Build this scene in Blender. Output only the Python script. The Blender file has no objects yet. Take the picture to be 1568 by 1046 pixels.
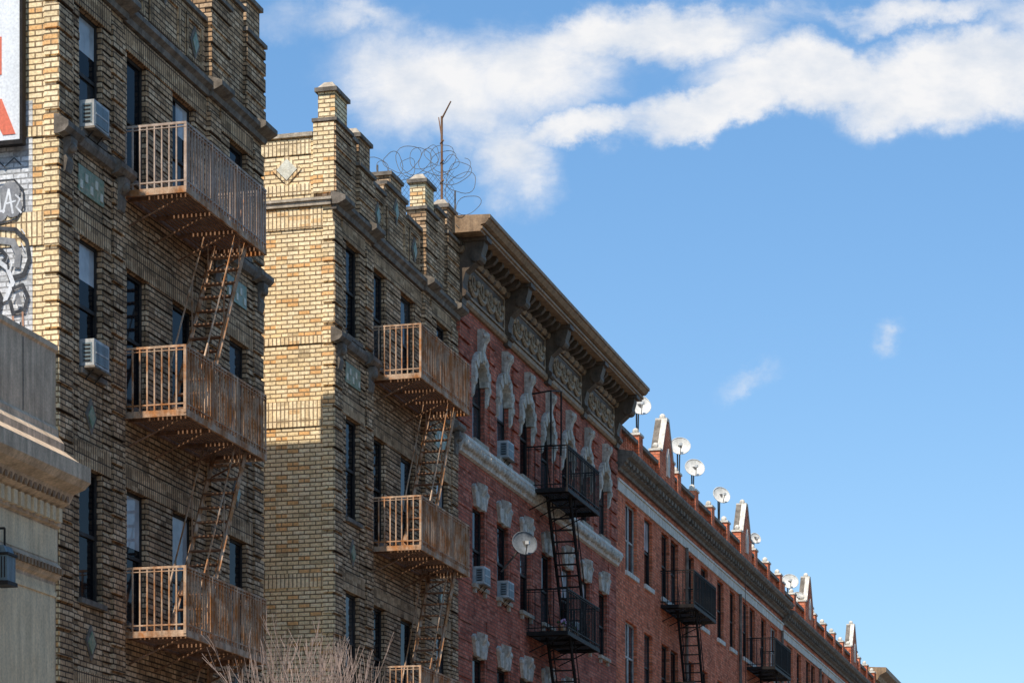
import bpy, math, random
from mathutils import Vector, Matrix
random.seed(7)
R=random.Random(11)
EYE=1.6
D=14.7
sc=bpy.context.scene
sc.view_settings.view_transform='Standard'
sc.view_settings.look='None'
sc.view_settings.exposure=0

# ------------------------------------------------------------ materials
def newmat(name):
    m=bpy.data.materials.new(name); m.use_nodes=True
    nt=m.node_tree; b=nt.nodes['Principled BSDF']
    return m,nt,b
def N(nt,t,**k):
    n=nt.nodes.new(t)
    for a,v in k.items(): setattr(n,a,v)
    return n
def mathn(nt,op,a,b=None,c=None,clamp=False):
    n=N(nt,'ShaderNodeMath',operation=op); n.use_clamp=clamp
    for i,v in enumerate((a,b,c)):
        if v is None: continue
        if isinstance(v,(int,float)): n.inputs[i].default_value=v
        else: nt.links.new(v,n.inputs[i])
    return n.outputs[0]
def mixc(nt,fac,a,b,mode='MIX'):
    n=N(nt,'ShaderNodeMix',data_type='RGBA',blend_type=mode)
    for i,v in ((0,fac),(6,a),(7,b)):
        if isinstance(v,(int,float)): n.inputs[i].default_value=v
        elif isinstance(v,tuple): n.inputs[i].default_value=(v[0],v[1],v[2],1)
        else: nt.links.new(v,n.inputs[i])
    return n.outputs[2]
def noise(nt,vec,scale,detail=4,rough=.55,dist=0):
    n=N(nt,'ShaderNodeTexNoise'); n.inputs['Scale'].default_value=scale
    n.inputs['Detail'].default_value=detail; n.inputs['Roughness'].default_value=rough
    n.inputs['Distortion'].default_value=dist
    if vec is not None: nt.links.new(vec,n.inputs['Vector'])
    return n.outputs['Fac']
def remap(nt,v,a,b,c,d):
    n=N(nt,'ShaderNodeMapRange'); n.inputs[1].default_value=a;n.inputs[2].default_value=b
    n.inputs[3].default_value=c;n.inputs[4].default_value=d
    nt.links.new(v,n.inputs[0]); return n.outputs[0]
def scaled(nt,vec,s):
    n=N(nt,'ShaderNodeMapping'); n.inputs['Scale'].default_value=s
    nt.links.new(vec,n.inputs['Vector']); return n.outputs[0]

def brick(name,c1,c2,c3,mortar,bw=.21,rh=.075,ms=.011,soldier=False,stain=.55,stripe=0.0,bump=.8,accent=.72,dark=.12):
    m,nt,b=newmat(name)
    tc=N(nt,'ShaderNodeTexCoord'); sx=N(nt,'ShaderNodeSeparateXYZ')
    nt.links.new(tc.outputs['Object'],sx.inputs[0])
    u=mathn(nt,'ADD',sx.outputs[0],sx.outputs[1]); z=sx.outputs[2]
    cb=N(nt,'ShaderNodeCombineXYZ')
    if soldier: nt.links.new(z,cb.inputs[0]); nt.links.new(u,cb.inputs[1])
    else: nt.links.new(u,cb.inputs[0]); nt.links.new(z,cb.inputs[1])
    bt=N(nt,'ShaderNodeTexBrick'); nt.links.new(cb.outputs[0],bt.inputs['Vector'])
    bt.inputs['Scale'].default_value=1; bt.inputs['Brick Width'].default_value=bw
    bt.inputs['Row Height'].default_value=rh; bt.inputs['Mortar Size'].default_value=ms
    bt.inputs['Mortar Smooth'].default_value=.25; bt.inputs['Bias'].default_value=-.1
    bt.inputs['Color1'].default_value=(*c1,1); bt.inputs['Color2'].default_value=(*c2,1)
    bt.inputs['Mortar'].default_value=(*mortar,1)
    if soldier: bt.offset=0
    col=bt.outputs['Color']
    cv=N(nt,'ShaderNodeCombineXYZ')
    nt.links.new(mathn(nt,'MULTIPLY',mathn(nt,'FLOOR',mathn(nt,'DIVIDE',u,bw)),7.3),cv.inputs[0])
    nt.links.new(mathn(nt,'MULTIPLY',mathn(nt,'FLOOR',mathn(nt,'DIVIDE',z,rh)),3.7),cv.inputs[1])
    wn=N(nt,'ShaderNodeTexWhiteNoise',noise_dimensions='3D'); nt.links.new(cv.outputs[0],wn.inputs['Vector'])
    nm=mathn(nt,'SUBTRACT',1,bt.outputs['Fac'])
    acc=mathn(nt,'MULTIPLY',mathn(nt,'GREATER_THAN',wn.outputs['Value'],accent),nm)
    col=mixc(nt,mathn(nt,'MULTIPLY',acc,.75),col,c3)
    dk=mathn(nt,'MULTIPLY',mathn(nt,'LESS_THAN',wn.outputs['Value'],dark),nm)
    col=mixc(nt,mathn(nt,'MULTIPLY',dk,.55),col,tuple(x*.4 for x in c2))
    n1=noise(nt,tc.outputs['Object'],1.1,5); n2=noise(nt,scaled(nt,tc.outputs['Object'],(5,5,.5)),1.3,5,.6)
    n3=noise(nt,tc.outputs['Object'],28,3)
    f=mathn(nt,'MULTIPLY',remap(nt,n1,.3,.7,stain,1.14),remap(nt,n2,.35,.65,.5+stain*.45,1.1))
    f=mathn(nt,'MULTIPLY',f,remap(nt,n3,.3,.7,.74,1.24))
    if stripe>0:
        fr=mathn(nt,'FRACT',mathn(nt,'DIVIDE',z,rh*2))
        st=remap(nt,fr,.0,.16,1-stripe,1.0); f=mathn(nt,'MULTIPLY',f,st)
    vm=N(nt,'ShaderNodeVectorMath',operation='SCALE'); nt.links.new(col,vm.inputs[0]); nt.links.new(f,vm.inputs['Scale'])
    nt.links.new(vm.outputs[0],b.inputs['Base Color'])
    b.inputs['Roughness'].default_value=.88; b.inputs['Specular IOR Level'].default_value=.15
    bp=N(nt,'ShaderNodeBump'); bp.inputs['Strength'].default_value=bump; bp.inputs['Distance'].default_value=.014
    h=mathn(nt,'ADD',nm,mathn(nt,'MULTIPLY',n3,.6))
    h=mathn(nt,'ADD',h,mathn(nt,'MULTIPLY',wn.outputs['Value'],.5))
    nt.links.new(h,bp.inputs['Height']); nt.links.new(bp.outputs[0],b.inputs['Normal'])
    return m
def plain(name,c1,c2,scale=4,rough=.8,streak=.3,bump=.3,metal=0,spec=.3,fine=30,lo=.35,hi=.65):
    m,nt,b=newmat(name)
    tc=N(nt,'ShaderNodeTexCoord'); o=tc.outputs['Object']
    n1=noise(nt,o,scale,6,.65); n2=noise(nt,scaled(nt,o,(6,6,.6)),1.6,5,.6); n3=noise(nt,o,fine,4)
    col=mixc(nt,remap(nt,n1,lo,hi,0,1),c1,c2)
    f=mathn(nt,'MULTIPLY',remap(nt,n2,.35,.65,1-streak,1.08),remap(nt,n3,.3,.7,.85,1.12))
    vm=N(nt,'ShaderNodeVectorMath',operation='SCALE'); nt.links.new(col,vm.inputs[0]); nt.links.new(f,vm.inputs['Scale'])
    nt.links.new(vm.outputs[0],b.inputs['Base Color'])
    b.inputs['Roughness'].default_value=rough; b.inputs['Metallic'].default_value=metal
    b.inputs['Specular IOR Level'].default_value=spec
    if bump>0:
        bp=N(nt,'ShaderNodeBump'); bp.inputs['Strength'].default_value=bump; bp.inputs['Distance'].default_value=.02
        nt.links.new(mathn(nt,'ADD',n3,n1),bp.inputs['Height']); nt.links.new(bp.outputs[0],b.inputs['Normal'])
    return m

M={}
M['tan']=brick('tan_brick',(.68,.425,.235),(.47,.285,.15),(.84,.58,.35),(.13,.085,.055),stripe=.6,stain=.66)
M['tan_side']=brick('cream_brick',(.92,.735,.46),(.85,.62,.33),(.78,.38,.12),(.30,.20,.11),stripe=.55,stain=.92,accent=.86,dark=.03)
M['tan_sol']=brick('tan_soldier',(.68,.425,.23),(.46,.285,.15),(.80,.54,.31),(.13,.085,.055),soldier=True,stain=.66)
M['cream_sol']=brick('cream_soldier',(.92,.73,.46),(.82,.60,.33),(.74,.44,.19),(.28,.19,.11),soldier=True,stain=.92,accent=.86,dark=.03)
M['white_brick']=brick('whitewashed_brick',(.80,.79,.78),(.68,.67,.66),(.5,.5,.49),(.42,.41,.40),stain=.8,dark=.03)
M['red']=brick('red_brick',(.64,.18,.105),(.47,.12,.072),(.68,.24,.15),(.24,.14,.10),ms=.009,stain=.66)
M['red4']=brick('orange_red_brick',(.86,.235,.11),(.70,.17,.075),(.88,.30,.16),(.38,.19,.12),ms=.008,stain=.76)
M['stone_dk']=plain('weathered_grey_stone',(.29,.24,.19),(.13,.105,.08),5)
M['stone']=plain('limestone_trim',(.60,.50,.38),(.42,.34,.25),6,streak=.35,bump=.6)
M['white']=plain('white_painted_stone',(.85,.78,.67),(.66,.58,.47),7,streak=.3,bump=.5)
M['orn']=plain('weathered_white_ornament',(.78,.70,.58),(.44,.38,.30),9,streak=.35,bump=.7)
M['concrete']=plain('stained_concrete',(.84,.62,.42),(.58,.42,.28),2.5,streak=.3,bump=.4)
M['cream']=plain('cream_stone',(.95,.75,.48),(.84,.63,.38),1.8,streak=.2)
M['cornice']=plain('brown_painted_metal_cornice',(.44,.275,.15),(.27,.165,.09),5,rough=.6,streak=.35)
M['swag']=plain('faded_tan_swag_paint',(.52,.37,.23),(.34,.23,.14),7,rough=.6,streak=.35)
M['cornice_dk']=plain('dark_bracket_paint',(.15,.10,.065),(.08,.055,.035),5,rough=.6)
M['rust']=plain('rusty_tan_paint',(.64,.43,.28),(.50,.20,.065),3.2,rough=.75,streak=.45,bump=.3,lo=.42,hi=.60)
M['rustfloor']=plain('rusted_iron_slats',(.34,.185,.105),(.23,.11,.055),3.2,rough=.8,streak=.4,bump=.3)
M['rust2']=plain('faded_brown_paint',(.60,.47,.38),(.44,.30,.21),3.2,rough=.75,streak=.3)
M['black']=plain('black_iron_paint',(.013,.012,.013),(.028,.022,.018),6,rough=.6,streak=.2,spec=.15)
M['ac']=plain('ac_casing',(.62,.62,.60),(.46,.45,.42),6,rough=.5,streak=.3,bump=0)
M['grille']=plain('ac_grille',(.25,.32,.34),(.16,.20,.21),30,rough=.5)
M['dish']=plain('dish_paint',(.76,.72,.65),(.58,.54,.47),6,rough=.45,streak=.15,bump=0)
M['dishg']=plain('grey_dish_paint',(.19,.20,.21),(.12,.13,.135),6,rough=.6,streak=.15,bump=0,spec=.1)
M['frame']=plain('dark_window_frame',(.06,.05,.042),(.035,.03,.027),6,rough=.5,bump=0,spec=.1)
M['wframe']=plain('pale_window_frame',(.50,.47,.42),(.34,.31,.27),6,rough=.5,bump=0)
M['green']=plain('green_glazed_tile',(.13,.26,.17),(.40,.38,.26),16,rough=.35,streak=.2)
M['tilew']=plain('cream_glazed_tile',(.80,.76,.62),(.66,.60,.46),9,rough=.4,streak=.15)
M['roof']=plain('roof_tar',(.08,.075,.07),(.05,.05,.05),3)
M['sign']=plain('billboard_white',(.82,.82,.81),(.76,.76,.75),3,rough=.5,streak=.05,bump=0)
M['signred']=plain('billboard_red',(.78,.20,.11),(.72,.17,.10),3,rough=.5,streak=.05,bump=0)
M['ink']=plain('graffiti_black',(.03,.03,.035),(.09,.09,.09),9,rough=.6,bump=0)
M['inkg']=plain('graffiti_grey',(.22,.22,.23),(.36,.35,.34),9,rough=.6,bump=0)
M['inkw']=plain('graffiti_white',(.80,.80,.80),(.70,.70,.70),9,rough=.6,bump=0)
M['inko']=plain('graffiti_orange',(.60,.25,.12),(.5,.3,.2),9,rough=.6,bump=0)
M['bark']=plain('twig_bark',(.55,.41,.34),(.38,.27,.22),9)
M['steel']=plain('galvanised_wire',(.16,.145,.13),(.10,.09,.08),9,rough=.6,metal=0,bump=0)
M['asphalt']=plain('asphalt',(.055,.055,.055),(.04,.04,.042),1.5)
M['walk']=plain('sidewalk_concrete',(.32,.29,.26),(.24,.22,.19),1.2)
M['dirt']=plain('ground_soil',(.16,.14,.12),(.11,.10,.085),.3)
M['paint']=plain('road_paint',(.75,.74,.70),(.6,.6,.56),4)
M['potflower']=plain('flower_petals',(.55,.15,.4),(.7,.6,.7),30,bump=0)
M['leaf']=plain('pot_leaves',(.06,.10,.03),(.09,.14,.05),30,bump=0)
def glass(name,c,spec,rough=.06):
    m,nt,b=newmat(name)
    tc=N(nt,'ShaderNodeTexCoord')
    n=noise(nt,tc.outputs['Object'],1.7,3)
    nt.links.new(mixc(nt,remap(nt,n,.35,.65,0,1),c,tuple(x*.45 for x in c)),b.inputs['Base Color'])
    b.inputs['Roughness'].default_value=rough; b.inputs['Specular IOR Level'].default_value=spec
    bp=N(nt,'ShaderNodeBump'); bp.inputs['Strength'].default_value=.12; bp.inputs['Distance'].default_value=.02
    nt.links.new(n,bp.inputs['Height']); nt.links.new(bp.outputs[0],b.inputs['Normal'])
    return m
M['g1']=glass('window_glass',(.012,.013,.015),.06)
M['g2']=glass('window_glass_curtain',(.06,.06,.06),.1)
M['g3']=glass('window_glass_blind',(.60,.60,.58),.15)

# ------------------------------------------------------------ mesh builder
class MB:
    def __init__(s): s.v=[];s.f=[];s.m=[];s.names=[]
    def mi(s,k):
        if k not in s.names: s.names.append(k)
        return s.names.index(k)
    def face(s,pts,k):
        n=len(s.v); s.v+= [tuple(p) for p in pts]; s.f.append(tuple(range(n,n+len(pts)))); s.m.append(s.mi(k))
    def box(s,x0,x1,y0,y1,z0,z1,k):
        if x0>x1:x0,x1=x1,x0
        if y0>y1:y0,y1=y1,y0
        if z0>z1:z0,z1=z1,z0
        n=len(s.v)
        s.v+=[(x0,y0,z0),(x1,y0,z0),(x1,y1,z0),(x0,y1,z0),(x0,y0,z1),(x1,y0,z1),(x1,y1,z1),(x0,y1,z1)]
        for f in ((0,3,2,1),(4,5,6,7),(0,1,5,4),(1,2,6,5),(2,3,7,6),(3,0,4,7)):
            s.f.append(tuple(n+i for i in f)); s.m.append(s.mi(k))
    def ext(s,poly,a,b,axis,k):
        def P(q,t): return (t,q[0],q[1]) if axis=='x' else (q[0],t,q[1])
        n=len(s.v); c=len(poly)
        s.v+=[P(q,a) for q in poly]+[P(q,b) for q in poly]
        mi=s.mi(k)
        s.f.append(tuple(range(n,n+c))[::-1]); s.m.append(mi)
        s.f.append(tuple(range(n+c,n+2*c))); s.m.append(mi)
        for i in range(c):
            j=(i+1)%c
            s.f.append((n+i,n+j,n+c+j,n+c+i)); s.m.append(mi)
    def cyl(s,p0,p1,r0,r1,k,n=6,cap=True):
        p0=Vector(p0);p1=Vector(p1);d=(p1-p0)
        if d.length<1e-6:return
        d.normalize(); a=d.orthogonal().normalized() if abs(d.z)<.999 else Vector((1,0,0)); b=d.cross(a)
        base=len(s.v); ph=math.pi/4 if n==4 else 0
        for p,r in((p0,r0),(p1,r1)):
            for i in range(n):
                t=2*math.pi*i/n+ph; s.v.append(tuple(p+(a*math.cos(t)+b*math.sin(t))*r))
        mi=s.mi(k)
        for i in range(n):
            j=(i+1)%n; s.f.append((base+i,base+j,base+n+j,base+n+i)); s.m.append(mi)
        if cap:
            s.f.append(tuple(base+i for i in range(n))[::-1]); s.m.append(mi)
            s.f.append(tuple(base+n+i for i in range(n))); s.m.append(mi)
    def ball(s,c,r,k,n=8,sx=1,sy=1,sz=1):
        b=len(s.v);mi=s.mi(k)
        for i in range(n+1):
            ph=math.pi*i/n
            for j in range(n):
                t=2*math.pi*j/n
                s.v.append((c[0]+sx*r*math.sin(ph)*math.cos(t),c[1]+sy*r*math.sin(ph)*math.sin(t),c[2]+sz*r*math.cos(ph)))
        for i in range(n):
            for j in range(n):
                q=(j+1)%n; s.f.append((b+i*n+j,b+(i+1)*n+j,b+(i+1)*n+q,b+i*n+q)); s.m.append(mi)
    def done(s,name,parent):
        if not s.f: return None
        me=bpy.data.meshes.new(name); me.from_pydata(s.v,[],s.f); 
        for k in s.names: me.materials.append(M[k])
        me.polygons.foreach_set('material_index',s.m); me.update()
        o=bpy.data.objects.new(name,me); sc.collection.objects.link(o)
        if parent: o.parent=parent
        return o
def empty(name,loc):
    e=bpy.data.objects.new(name,None); e.empty_display_size=.5; e.location=loc
    sc.collection.objects.link(e); return e

# ------------------------------------------------------------ parts
def wall(mb,s0,s1,z0,z1,p,ops,k,dep=.12,rk=None):
    rk=rk or k
    ys=sorted(set([s0,s1]+[v for o in ops for v in o[:2] if s0<v<s1]))
    zs=sorted(set([z0,z1]+[v for o in ops for v in o[2:4] if z0<v<z1]))
    for i in range(len(ys)-1):
        for j in range(len(zs)-1):
            cy=(ys[i]+ys[i+1])/2;cz=(zs[j]+zs[j+1])/2
            if any(o[0]<cy<o[1] and o[2]<cz<o[3] for o in ops): continue
            mb.face([(p,ys[i],zs[j]),(p,ys[i+1],zs[j]),(p,ys[i+1],zs[j+1]),(p,ys[i],zs[j+1])],k)
    for a,b,c,d in ops:
        q=p-dep
        mb.face([(p,b,c),(q,b,c),(q,b,d),(p,b,d)],rk)
        mb.face([(q,a,c),(p,a,c),(p,a,d),(q,a,d)],rk)
        mb.face([(q,a,c),(q,b,c),(p,b,c),(p,a,c)],rk)
        mb.face([(p,a,d),(p,b,d),(q,b,d),(q,a,d)],rk)
def window(mb,a,b,c,d,q,fk='frame',mull=False):
    w=.05
    for y0,y1,z0,z1 in((a,a+w,c,d),(b-w,b,c,d),(a+w,b-w,c,c+.06),(a+w,b-w,d-.05,d)):
        mb.box(q,q+.05,y0,y1,z0,z1,fk)
    mid=(c+d)/2+R.uniform(-.05,.05)
    mb.box(q+.005,q+.045,a+w,b-w,mid-.025,mid+.025,fk)
    if mull: mb.box(q+.002,q+.052,(a+b)/2-.05,(a+b)/2+.05,c+.06,d-.05,fk)
    g=R.choice(['g1','g1','g1','g2','g3'])
    gl='g1' if R.random()<.7 else 'g2'
    mb.face([(q+.015,a,c),(q+.015,b,c),(q+.015,b,mid),(q+.015,a,mid)],gl)
    if g=='g3':
        h=mid+(d-mid)*R.uniform(0,.5); y=a+(b-a)*R.choice([0,.0,.4])
        mb.face([(q+.028,a,mid),(q+.028,b,mid),(q+.028,b,d),(q+.028,a,d)],'g1')
        mb.face([(q+.031,y,h),(q+.031,b,h),(q+.031,b,d),(q+.031,y,d)],'g3')
    else: mb.face([(q+.028,a,mid),(q+.028,b,mid),(q+.028,b,d),(q+.028,a,d)],g)
def quoins(mb,s0,s1,z0,z1,p,proud,k,h=.31,g=.05,back=.06,side=0):
    z=z0
    while z<z1-.05:
        t=min(z+h,z1)
        mb.box(p-back,p+proud+R.uniform(-.005,.005),s0-side,s1,z,t,k); z+=h+g
def diamond(mb,p,s,z,r,k,proud=.02,k2=None):
    mb.ext([(s-r*.72,z),(s,z-r),(s+r*.72,z),(s,z+r)],p,p+proud,'x',k)
    if k2: r2=r*.62; mb.ext([(s-r2*.72,z),(s,z-r2),(s+r2*.72,z),(s,z+r2)],p+proud-.005,p+proud+.015,'x',k2)
def ac(parent,p,s,z,w=.5,h=.36,dd=.2):
    mb=MB()
    mb.box(p-.1,p+dd,s,s+w,z,z+h,'ac')
    mb.box(p+dd,p+dd+.008,s+.04,s+w-.04,z+.04,z+h-.04,'grille')
    mb.box(p+.03,p+dd-.03,s-.006,s,z+.05,z+h-.05,'grille')
    for i in range(5):
        zz=z+.06+i*(h-.1)/5
        mb.box(p+.05,p+dd-.05,s-.012,s-.006,zz,zz+.018,'frame')
    mb.box(p+dd+.008,p+dd+.014,s+.04,s+w-.04,z+h*.5-.01,z+h*.5+.01,'ac')
    mb.cyl((p+.02,s+.1,z-.16),(p+dd-.03,s+.1,z),.012,.012,'frame',4)
    mb.cyl((p+.02,s+w-.1,z-.16),(p+dd-.03,s+w-.1,z),.012,.012,'frame',4)
    mb.box(p-.02,p+dd+.02,s-.02,s+w+.02,z-.03,z-.002,'stone_dk')
    mb.done('window_air_conditioner',parent)
def dish(mb,c,r,nrm,k,pole=None):
    c=Vector(c);n=Vector(nrm).normalized();a=n.orthogonal().normalized();b=n.cross(a)
    base=len(mb.v);mi=mb.mi(k);RG=6;SG=24
    for i in range(RG+1):
        rr=r*i/RG+.001
        for j in range(SG):
            t=2*math.pi*j/SG
            mb.v.append(tuple(c+(a*math.cos(t)+b*math.sin(t))*rr+n*(.28*r*(i/RG)**2)))
    for i in range(RG):
        for j in range(SG):
            q=(j+1)%SG
            mb.f.append((base+i*SG+j,base+(i+1)*SG+j,base+(i+1)*SG+q,base+i*SG+q)); mb.m.append(mi)
    rim=[c+(a*math.cos(2*math.pi*j/SG)+b*math.sin(2*math.pi*j/SG))*r+n*.28*r for j in range(SG)]
    for j in range(SG): mb.cyl(rim[j],rim[(j+1)%SG],.012,.012,k,4,False)
    dn=Vector((0,0,-1)); low=c+(dn-n*dn.dot(n)).normalized()*r+n*.28*r
    f=c+n*r*1.1-Vector((0,0,r*.35))
    mb.cyl(low,f,.012,.012,'steel',5); mb.box(f.x-.04,f.x+.04,f.y-.05,f.y+.05,f.z-.035,f.z+.035,'ac')
    mb.box(c.x-.06,c.x+.06,c.y,c.y+.12,c.z-.08,c.z+.08,'steel')
    if pole: mb.cyl(c-n*.06,pole,.022,.022,'steel',6)

def balcony(mb,s0,s1,w,z,rh,k,k2,bar=.108,br=.0125,x0=0,fl=None):
    fl=fl or k
    mb.box(w-.035,w,s0,s1,z-.09,z,k); mb.box(x0,w-.035,s0,s0+.035,z-.09,z,k); mb.box(x0,w-.035,s1-.035,s1,z-.09,z,k)
    mb.box(x0,x0+.03,s0+.035,s1-.035,z-.07,z,fl)
    q=x0+.06
    while q<w-.08:
        mb.box(q,q+.045,s0+.035,s1-.035,z-.035,z-.008,fl); q+=.068
    n=4
    for i in range(n):
        s=s0+.25+(s1-s0-.5)*i/(n-1)
        mb.box(x0,w-.05,s-.02,s+.02,z-.085,z-.037,fl)
        mb.cyl((w*.8,s,z-.08),(x0,s,z-.42),.015,.015,fl,5)
    for zz,t in((z+rh,.032),(z+.09,.02),(z+rh*.93,.012)):
        mb.box(w-.035,w-.002,s0+.002,s1-.002,zz-t,zz,k2)
        mb.box(x0,w-.036,s0+.002,s0+.03,zz-t,zz,k2)
        mb.box(x0,w-.036,s1-.03,s1-.002,zz-t,zz,k2)
    c=int((s1-s0)/bar)
    for i in range(c+1):
        s=s0+.02+(s1-s0-.04)*i/c; r=br*(1.6 if i%9==0 else 1); e=R.uniform(-.01,.01)
        mb.box(w-.018-r,w-.018+r,s+e-r,s+e+r,z-.05,z+rh-.01,k2)
    c=int((w-x0)/bar)
    for i in range(c):
        q=x0+.05+(w-x0-.09)*i/c
        for s in(s0+.016,s1-.016): mb.box(q-br*.8,q+br*.8,s-br,s+br,z-.05,z+rh-.01,k2)
def stair(mb,sa,za,sb,zb,p0,p1,k,rail=True,r=.036,step=.235,tk=None):
    for p in(p0,p1):
        mb.cyl((p,sa,za),(p,sb,zb),r,r,k,4)
    n=max(2,int((za-zb)/step))
    for i in range(1,n):
        t=i/n; s=sa+(sb-sa)*t; z=za+(zb-za)*t
        mb.box(p0,p1,s-.06,s+.06,z-.011,z+.011,tk or k)
    if rail:
        for p in(p0,p1):
            mb.cyl((p,sa,za+.75),(p,sb,zb+.75),.013,.013,k,5)
            for t in(.15,.5,.85):
                s=sa+(sb-sa)*t;z=za+(zb-za)*t; mb.cyl((p,s,z),(p,s,z+.75),.011,.011,k,4)

# ------------------------------------------------------------ tan brick apartment building
BASE=-EYE
def tan_building(Y0,first):
    e=empty('tan_brick_apartment_building',(-D,Y0,EYE))
    T1=13.82
    rows=[(11.72,13.37),(8.5,10.3),(5.41,7.21),(2.32,4.12)]
    mb=MB(); win=MB(); tr=MB()
    L=7.7; MS=-.05
    opsL=[(.69,1.43,a,b) for a,b in rows]; opsR=[(6.28,7.03,a,b) for a,b in rows]
    opsM=[(2.42,3.12,a-.1,b) for a,b in rows]+[(4.1,4.93,a-.1,b) for a,b in rows]
    wall(mb,0,2.16,BASE,T1,0,opsL,'tan'); wall(mb,5.4,L,BASE,T1,0,opsR,'tan')
    wall(mb,2.16,5.4,BASE,T1,MS,opsM,'tan')
    mb.face([(MS,2.16,BASE),(0,2.16,BASE),(0,2.16,T1),(MS,2.16,T1)],'tan')
    mb.face([(MS,5.4,BASE),(0,5.4,BASE),(0,5.4,T1),(MS,5.4,T1)],'tan')
    for o in opsL+opsR: window(win,*o,-.12)
    for o in opsM: window(win,*o,MS-.12)
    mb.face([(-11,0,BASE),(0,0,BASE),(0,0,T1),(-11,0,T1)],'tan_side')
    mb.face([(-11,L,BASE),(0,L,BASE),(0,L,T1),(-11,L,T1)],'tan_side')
    mb.face([(-11,0,BASE),(-11,L,BASE),(-11,L,T1),(-11,0,T1)],'tan')
    mb.box(-10.95,-.3,.03,L-.03,BASE,T1+.35,'roof')
    for a,b in((.0,.42),(1.74,2.16),(5.4,5.84),(7.28,7.7)):
        quoins(mb,a+.002,b,BASE+4,T1-.28,0,.045,'tan')
    z=BASE+4
    while z<T1-.4:
        mb.box(-.17,.042,-.03,.0,z,z+.31,'tan_side'); z+=.36
    for a,b in((.44,.66),(1.46,1.72),(5.86,6.25),(7.06,7.26)):
        quoins(mb,a,b,BASE+4,T1-.28,0,.02,'tan',h=.10,g=.05)
    for a,b in((3.16,4.06),(4.97,5.38)):
        quoins(mb,a,b,BASE+4,T1-.28,MS,.016,'tan',h=.175,g=.05)
    for (c,d) in rows:
        mb.box(-.02,.03,.46,1.70,d,d+.32,'tan_sol'); mb.box(-.02,.03,5.87,7.25,d,d+.32,'tan_sol')
        mb.box(MS-.02,MS+.03,2.17,5.39,d,d+.32,'tan_sol')
        for a,b in((.64,1.48),(6.23,7.08)): tr.box(-.11,.07,a,b,c-.07,c,'stone_dk')
        for a,b in((2.4,3.14),(4.06,4.97)): tr.box(MS-.11,MS+.05,a,b,c-.17,c-.1,'stone_dk')
    for a,b in((13.42,13.76),(11.42,11.56),(9.98,10.42),(7.18,7.42),(3.9,4.2)):
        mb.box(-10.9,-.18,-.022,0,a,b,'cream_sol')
    for a,b,p in((-.03,2.2,0),(5.36,L+.04,0),(2.2,5.36,MS)):
        tr.ext([(p-.02,T1-.1),(p+.07,T1-.1),(p+.09,T1-.02),(p+.16,T1+.03),(p+.16,T1+.1),(p+.03,T1+.16),(p-.02,T1+.16)],a,b,'y','stone_dk')
    for a,b in((-.06,.47),(1.7,2.24),(5.34,5.88),(7.24,7.78)):
        tr.ext([(.1,T1-.02),(.2,T1+.02),(.25,T1+.05),(.25,T1+.12),(.04,T1+.2),(-.02,T1+.2),(-.02,T1-.02)],a,b,'y','stone_dk')
        zz=11.48
        tr.ext([(.04,zz-.06),(.13,zz-.03),(.19,zz+.03),(.19,zz+.1),(.03,zz+.2),(-.02,zz+.2),(-.02,zz-.06)],a,b,'y','stone_dk')
        m=(a+b)/2
        tr.ext([(0,zz-.55),(.07,zz-.5),(.10,zz-.35),(.07,zz-.28),(.15,zz-.15),(.16,zz-.06),(0,zz-.06)],m-.1,m+.1,'y','stone_dk')
        tr.ball((.12,m,zz-.18),.075,'stone_dk')
    for a,b in((.47,1.7),(5.88,7.24)):
        tr.ext([(-.02,11.44),(.07,11.46),(.11,11.54),(.11,11.6),(.0,11.66),(-.02,11.66)],a,b,'y','stone_dk')
    tr.box(-11,-.0,-.06,-.0,T1-.02,T1+.06,'stone'); tr.box(-11,0,-.09,0,T1+.062,T1+.11,'stone')
    for c in(1.06,6.57):
        tr.box(0,.02,c-.42,c+.42,10.88,11.24,'green')
        for k in range(5):
            tr.box(.02,.032,c-.38+.165*k,c-.30+.165*k,10.93+(k%2)*.12,11.04+(k%2)*.12,'tilew')
        for zz in(7.92,4.85): diamond(tr,0,c,zz,.25,'stone_dk',.02,'green')
        quoins(mb,c-.36,c+.36,7.38,7.5,0,.02,'tan')
    P0=T1+.16
    def para(s0,s1,z1,p=0,k='tan'):
        mb.box(p-.35,p,s0,s1,P0-.02,z1,k); tr.box(p-.39,p+.05,s0-.0,s1,z1,z1+.07,'stone_dk')
    para(.9,1.3,15.25); para(6.2,6.9,15.55)
    para(2.16,3.1,14.85,MS); para(4.45,5.4,14.85,MS)
    para(3.1,4.45,15.1,MS); mb.box(MS-.35,MS+.01,3.42,4.12,15.17,15.36,'tan'); tr.box(MS-.38,MS+.05,3.38,4.16,15.36,15.43,'stone_dk')
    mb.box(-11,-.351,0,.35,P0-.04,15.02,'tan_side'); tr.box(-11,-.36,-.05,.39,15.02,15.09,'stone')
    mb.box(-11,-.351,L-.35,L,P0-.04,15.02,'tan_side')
    mb.box(-10.9,-.4,-.02,0,14.72,14.96,'cream_sol'); mb.box(-10.9,-.4,-.02,0,14.02,14.2,'cream_sol')
    def pier(s0,s1,z1,tall):
        q=.04
        mb.box(-.33,q,s0,s1,P0-.02,z1-.75,'tan'); quoins(mb,s0-.012,s1+.012,P0+.05,z1-.8,0,.07,'tan',h=.2,g=.06)
        if s0<.1: mb.box(-.345,.035,s0-.03,s0,P0+.03,z1-.77,'tan_side')
        tr.box(-.37,.09,s0-.04,s1+.04,z1-.75,z1-.69,'stone_dk')
        a,b=s0+.1,s1-.12
        mb.box(-.30,.01,a,b,z1-.69,z1-.2,'tan_side' if tall else 'tan')
        tr.box(-.35,.06,a-.05,b+.05,z1-.2,z1-.13,'stone_dk')
        n=len(tr.v)
        x0,x1,y0,y1=-.32,.03,a-.02,b+.02
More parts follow.
